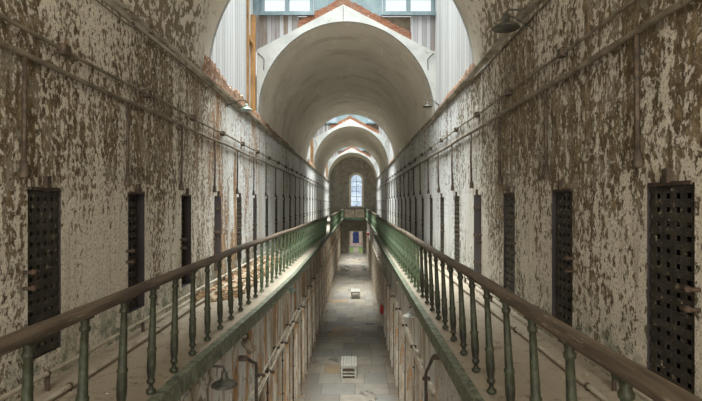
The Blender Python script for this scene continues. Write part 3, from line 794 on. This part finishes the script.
# pipes lying on the gallery floors along the walls
def floor_pipe(x, z, r, ya, yb, lab, feet=True):
    e = empty('floor_pipe', (x, ya, DZ), label=lab, category='pipe'); n = int((yb-ya)/.7)
    b = MB(); b.tube([(.012*math.sin(k*.7), (yb-ya)*k/n, z) for k in range(n+1)], r, 8); b.build('pipe_run', 'pipe_pale', e)
    y = .4; k = 0
    while y < yb-ya and y < 30:
        g = MB(); g.box(-.018, .018, -.012, .012, 0.001, z-r*.5); g.tube([(0, -.015, z), (0, .015, z)], r*1.2, 8); g.build('pipe_support', 'box', e, (0, y, 0)); y += 2.05
    return e
floor_pipe(-2.80, .16, .024, -2, 40, 'upper pale pipe raised above the left gallery floor beside the wall')
floor_pipe(-2.60, .045, .026, -2, 40, 'lower pale pipe lying along the left gallery floor')
floor_pipe(2.36, .14, .023, -2, 40, 'upper pale pipe raised above the right gallery floor beside the wall')
floor_pipe(2.12, .045, .024, -2, 40, 'lower pale pipe lying along the right gallery floor')
# ground floor conduits
conduit('wall_conduit', GL, CZ-3.17, -1, .08, .016, 2, 56, [9.2, 10.95, 13, 15, 17, 19, 21], [], 0, 'upper rusty conduit with boxes on the left ground floor wall', 'pipe_pale', .032)
conduit('wall_conduit', GL, CZ-3.62+.25, -1, .10, .016, 2, 56, [10.0, 12.05, 14.1, 16.2], [], 0, 'lower pale conduit on the left ground floor wall', 'pipe_pale', .032)
conduit('wall_conduit', GR, CZ-3.30, 1, .08, .020, 2, 56, [9.4, 11.5, 13.5, 15.6, 17.7, 20], [], 0, 'pale boxed conduit on the right ground floor wall', 'pipe_pale', .036)
for side, X, ys, nm in ((-1, GL, GLY, 'left'), (1, GR, GRY, 'right')):
    pr0 = None; fr = [y for y in ys if y > 6]
    for k, y in enumerate(fr[:20]):
        e = empty('riser_pipe', (X-side*.05, y+.72, 0), label='thin upright pipe past the %s door on the %s ground floor wall' % (ORD[k], nm), category='pipe', group='upright pipes between the ground floor doors')
        b = MB(); b.tube([(0, 0, .01), (0, 0, 2.6), (side*.0, .02, CZ-3.40+.1-.01)], .018, 6); b.build('pipe_run', 'iron' if k % 2 else 'pipe', e)
        b = MB()
        for zz in (.6, 1.5, 2.3): MB().box(-.03, .03, -.03, .03, zz-.015, zz+.015).build('pipe_clip', 'iron', e)

# bent dark pipes on ground walls
def bent(x, side, y0, z0, y1, z1, zb, lab):
    e = empty('bent_pipe', (x, y0, z0), label=lab, category='pipe')
    b = MB(); b.tube([(0, 0, 0), (0, (y1-y0)*.5, (z1-z0)*.5), (0, y1-y0-.03, z1-z0+.03), (0, y1-y0, z1-z0-.05), (0, y1-y0, zb-z0)], .027, 8); b.build('pipe_run', 'iron', e)
    b = MB(); b.box(min(0, side*.12), max(0, side*.12), -.035, .035, -.035, .035); b.build('wall_flange', 'box', e)
bent(1.24, 1, 7.95, CZ-2.45, 8.75, CZ-2.98, .6, 'dark bent pipe on the right ground floor wall under the gallery')
bent(-1.60, -1, 7.40, CZ-2.30, 8.10, CZ-2.62, 1.4, 'dark bent pipe on the left ground floor wall under the gallery')

# ------------------------------------------------------------------ lamps
def lamp(x, y, z, arm, r, lab, m='shade', h=.19):
    """z = rim height; arm = list of points from the wall to the neck, relative to the lamp"""
    e = empty('barn_lamp', (x, y, z), label=lab, category='lamp', group=None)
    s = r/.17
    o = [(r, 0), (r*1.03, .006), (r*.93, .03), (r*.6, .062*s), (r*.36, .085*s), (r*.27, .125*s), (r*.24, h*s*.95), (.02, h*s)]
    i_ = [(r*.98, .001), (r*.9, .024), (r*.57, .055*s), (r*.3, .08*s), (.0001, .085*s)]
    b = MB(); b.lathe(o, 22); b.build('lamp_shade', m, e)
    b = MB(); b.lathe(i_, 22); b.build('shade_lining', 'enamel', e)
    b = MB(); b.lathe([(.001, .0), (.022, .012), (.026, .035), (.014, .07), (.012, .08)], 10); b.build('bulb', 'enamel', e)
    b = MB(); b.tube([(0, 0, h*s-.01)]+arm, .014, 8); p = arm[-1]
    b.build('lamp_arm', 'iron', e)
    b = MB(); b.lathe([(.045, -.006), (.045, .012), (.02, .022)], 10, mtx=Matrix.Translation(p) @ Matrix.Rotation(PI/2, 4, 'Y')); b.build('wall_plate', 'iron', e)
    return e
e = lamp(2.13, 7.06, CZ+2.46, [(0, 0, .24), (.05, 0, .27), (.22, .0, .27), (.335, -.02, .31)], .19, 'dark bell-shaped lamp on a curved arm at the top of the right wall')
MB().tube([(0, 0, .20), (.1, -.01, .16), (.25, -.02, .07), (.33, -.02, .02)], .007, 6).build('lamp_cord', 'wire', e)
lamp(2.16, 14.9, CZ+2.86, [(0, 0, .2), (.03, 0, .235), (.12, 0, .235), (.335, 0, .06)], .14, 'dark greenish lamp at the right springing of the second vault', 'shade')
lamp(-2.50, 11.5, CZ+2.13, [(0, 0, .2), (-.03, 0, .235), (-.15, 0, .235), (-.44, 0, .12)], .14, 'pale green lamp on a short arm beneath the orange brick on the left wall', 'shade_green')
e = lamp(-1.58, 6.05, CZ-2.21, [(0, 0, .21), (-.02, 0, .23), (-.10, 0, .235), (-.215, 0, .235)], .155, 'dark bell lamp under the left gallery edge')
lamp(1.22, 11.0, CZ-2.50, [(0, 0, .21), (.02, 0, .23), (.08, 0, .235), (.195, 0, .235)], .165, 'pale bell lamp under the right gallery edge', 'shade_pale')
lamp(1.20, 22.5, CZ-2.45, [(0, 0, .21), (.02, 0, .23), (.08, 0, .235), (.215, 0, .235)], .165, 'small far bell lamp under the right gallery edge', 'shade_pale')
def spot(x, y, z, side, rx, lab, m):
    e = empty('spotlight', (x, y, z), label=lab, category='lamp')
    mt = Matrix.Rotation(rx, 4, 'X') @ Matrix.Rotation(side*.5, 4, 'Y')
    b = MB(); b.lathe([(.03, .12), (.06, .10), (.065, -.03), (.085, -.11), (.082, -.12), (.055, -.08), (.0001, -.07)], 12, mtx=mt)
    for zz in (.0, .03, .06): b.lathe([(.066, zz), (.074, zz+.004), (.066, zz+.01)], 12, mtx=mt)
    b.build('lamp_housing', m, e)
    b = MB(); b.tube([(0, 0, .08), (0, 0, .16), (side*.06, -.03, .2), (side*.13, -.05, .2)], .013, 6); b.build('lamp_bracket', 'iron', e)
    b = MB(); b.tube([(0, -.01, .14), (side*.02, -.12, .05), (side*.05, -.16, .15), (side*.1, -.1, .2)], .006, 5); b.build('lamp_cord', 'wire', e)
spot(-1.66, 7.75, CZ-2.20, -1, .45, 'grey metal spotlight fixed under the left gallery beside the bell lamp', 'pipe')
spot(-1.60, 12.4, CZ-2.10, -1, .3, 'greenish spotlight fixed farther along under the left gallery', 'shade_green')
spot(1.30, 14.5, CZ-2.25, 1, .3, 'small spotlight under the right gallery beyond the pale lamp', 'pipe_pale')
spot(-1.52, 24.5, CZ-2.1, -1, .3, 'tiny pale spotlight under the left gallery near the railing break', 'shade_pale')

# ------------------------------------------------------------------ ground floor things
def bench(x, y, lab, L=1.1, W=.57, H=.46):
    e = empty('slatted_bench', (x, y, 0), label=lab, category='bench', group='slatted benches on the ground floor')
    n = 6; sw = W/n
    for k in range(n):
        b = MB(); b.bev(-W/2+k*sw+.009, -W/2+(k+1)*sw-.009, -L/2, L/2, H-.035, H, .006); b.build('slat', 'bench', e)
    b = MB(); b.box(-W/2+.01, W/2-.01, -L/2+.02, -L/2+.06, H-.11, H-.036); b.box(-W/2+.01, W/2-.01, L/2-.06, L/2-.02, H-.11, H-.036)
    b.box(-W/2+.01, -W/2+.04, -L/2+.06, L/2-.06, H-.11, H-.036); b.box(W/2-.04, W/2-.01, -L/2+.06, L/2-.06, H-.11, H-.036); b.build('apron', 'bench', e)
    for sx in (-1, 1):
        for sy in (-1, 1):
            b = MB(); x0 = sx*(W/2-.045); y0 = sy*(L/2-.05); b.bev(x0-.032, x0+.032, y0-.032, y0+.032, 0, H-.11, .005); b.build('leg', 'bench', e)
    for sy in (-1, 1):
        for zz in (.10, .21):
            b = MB(); b.box(-W/2+.077, W/2-.077, sy*(L/2-.05)-.012, sy*(L/2-.05)+.012, zz-.02, zz+.02); b.build('stretcher', 'bench', e)
    return e
bench(-.22, 17.9, 'white slatted bench nearer the camera on the flagstone floor')
bench(.03, 32.4, 'white slatted bench farther down the flagstone floor')

def extinguisher(x, y, z):
    e = empty('fire_extinguisher', (x, y, z), label='red fire extinguisher hanging on the right ground floor wall', category='extinguisher')
    b = MB(); b.lathe([(.06, 0), (.08, .015), (.085, .04), (.085, .34), (.07, .39), (.03, .42), (.028, .44)], 14); b.build('cylinder_body', 'red', e)
    b = MB(); b.box(-.025, .025, -.03, .03, .44, .48); b.tube([(0, -.02, .48), (0, -.11, .50)], .012, 6); b.tube([(0, -.02, .46), (0, -.11, .44)], .009, 6); b.build('valve', 'iron', e)
    b = MB(); b.tube([(0, .03, .46), (0, .11, .42), (0, .13, .25), (0, .11, .10)], .012, 6); b.build('hose', 'wire', e)
    b = MB(); b.box(.084, .12, -.04, .04, .1, .32); b.build('wall_bracket', 'iron', e)
extinguisher(1.29, 23.95, .80)
e = empty('alarm_box', (1.30, 49.8, 3.0), label='small red box on the right ground floor wall near the end doorway', category='alarm box')
MB().bev(-.1, .12, -.12, .12, -.16, .16, .02).build('box_body', 'red', e)
MB().box(-.11, -.1, -.06, .06, -.08, .06).build('box_cover', 'enamel', e)

# ------------------------------------------------------------------ rubble and fallen flakes
def rubble(name, x0, x1, ya, yb, z, n, smin, smax, m, lab, bias=None):
    b = MB()
    for _ in range(n):
        x = random.uniform(x0, x1); y = random.uniform(ya, yb); s = random.uniform(smin, smax)
        if bias: x = x0+(x1-x0)*random.random()**bias
        rot = Matrix.Translation((x, y, z+s*.28)) @ Matrix.Rotation(random.random()*6.28, 4, 'Z') @ Matrix.Rotation(random.random()*.5, 4, 'X')
        q = [Vector((random.uniform(.6, 1)*sx*s*.7, random.uniform(.6, 1)*sy*s*.6, random.uniform(.5, 1)*sz*s*.3)) for sz in (-1, 1) for sy in (-1, 1) for sx in (-1, 1)]
        b.add([rot @ p for p in q], [(0, 2, 3, 1), (4, 5, 7, 6), (0, 1, 5, 4), (2, 6, 7, 3), (0, 4, 6, 2), (1, 3, 7, 5)])
    return b.build(name, m, kind='stuff', label=lab, category='rubble')
rubble('plaster_rubble', XL+.12, -2.1, 8.6, 15.5, DZ, 520, .03, .13, 'stone', 'orange-tan fallen plaster heaped along the left gallery wall', 2.2)
rubble('paint_flakes', -2.9, -1.9, -1, 8.4, DZ, 420, .006, .02, 'deck', 'fallen paint flakes scattered on the left gallery floor', 1.6)
rubble('paint_flakes', 2.45, 1.3, -1, 30, DZ, 380, .006, .02, 'deck', 'fallen paint flakes scattered on the right gallery floor', 1.8)
rubble('floor_dust', GL+.09, GL+.38, 5, 45, 0, 500, .01, .05, 'stone', 'crumbled plaster along the foot of the left ground floor wall', 1.8)
rubble('floor_dust', GR-.09, GR-.32, 5, 45, 0, 350, .01, .04, 'stone', 'crumbled plaster along the foot of the right ground floor wall', 1.8)
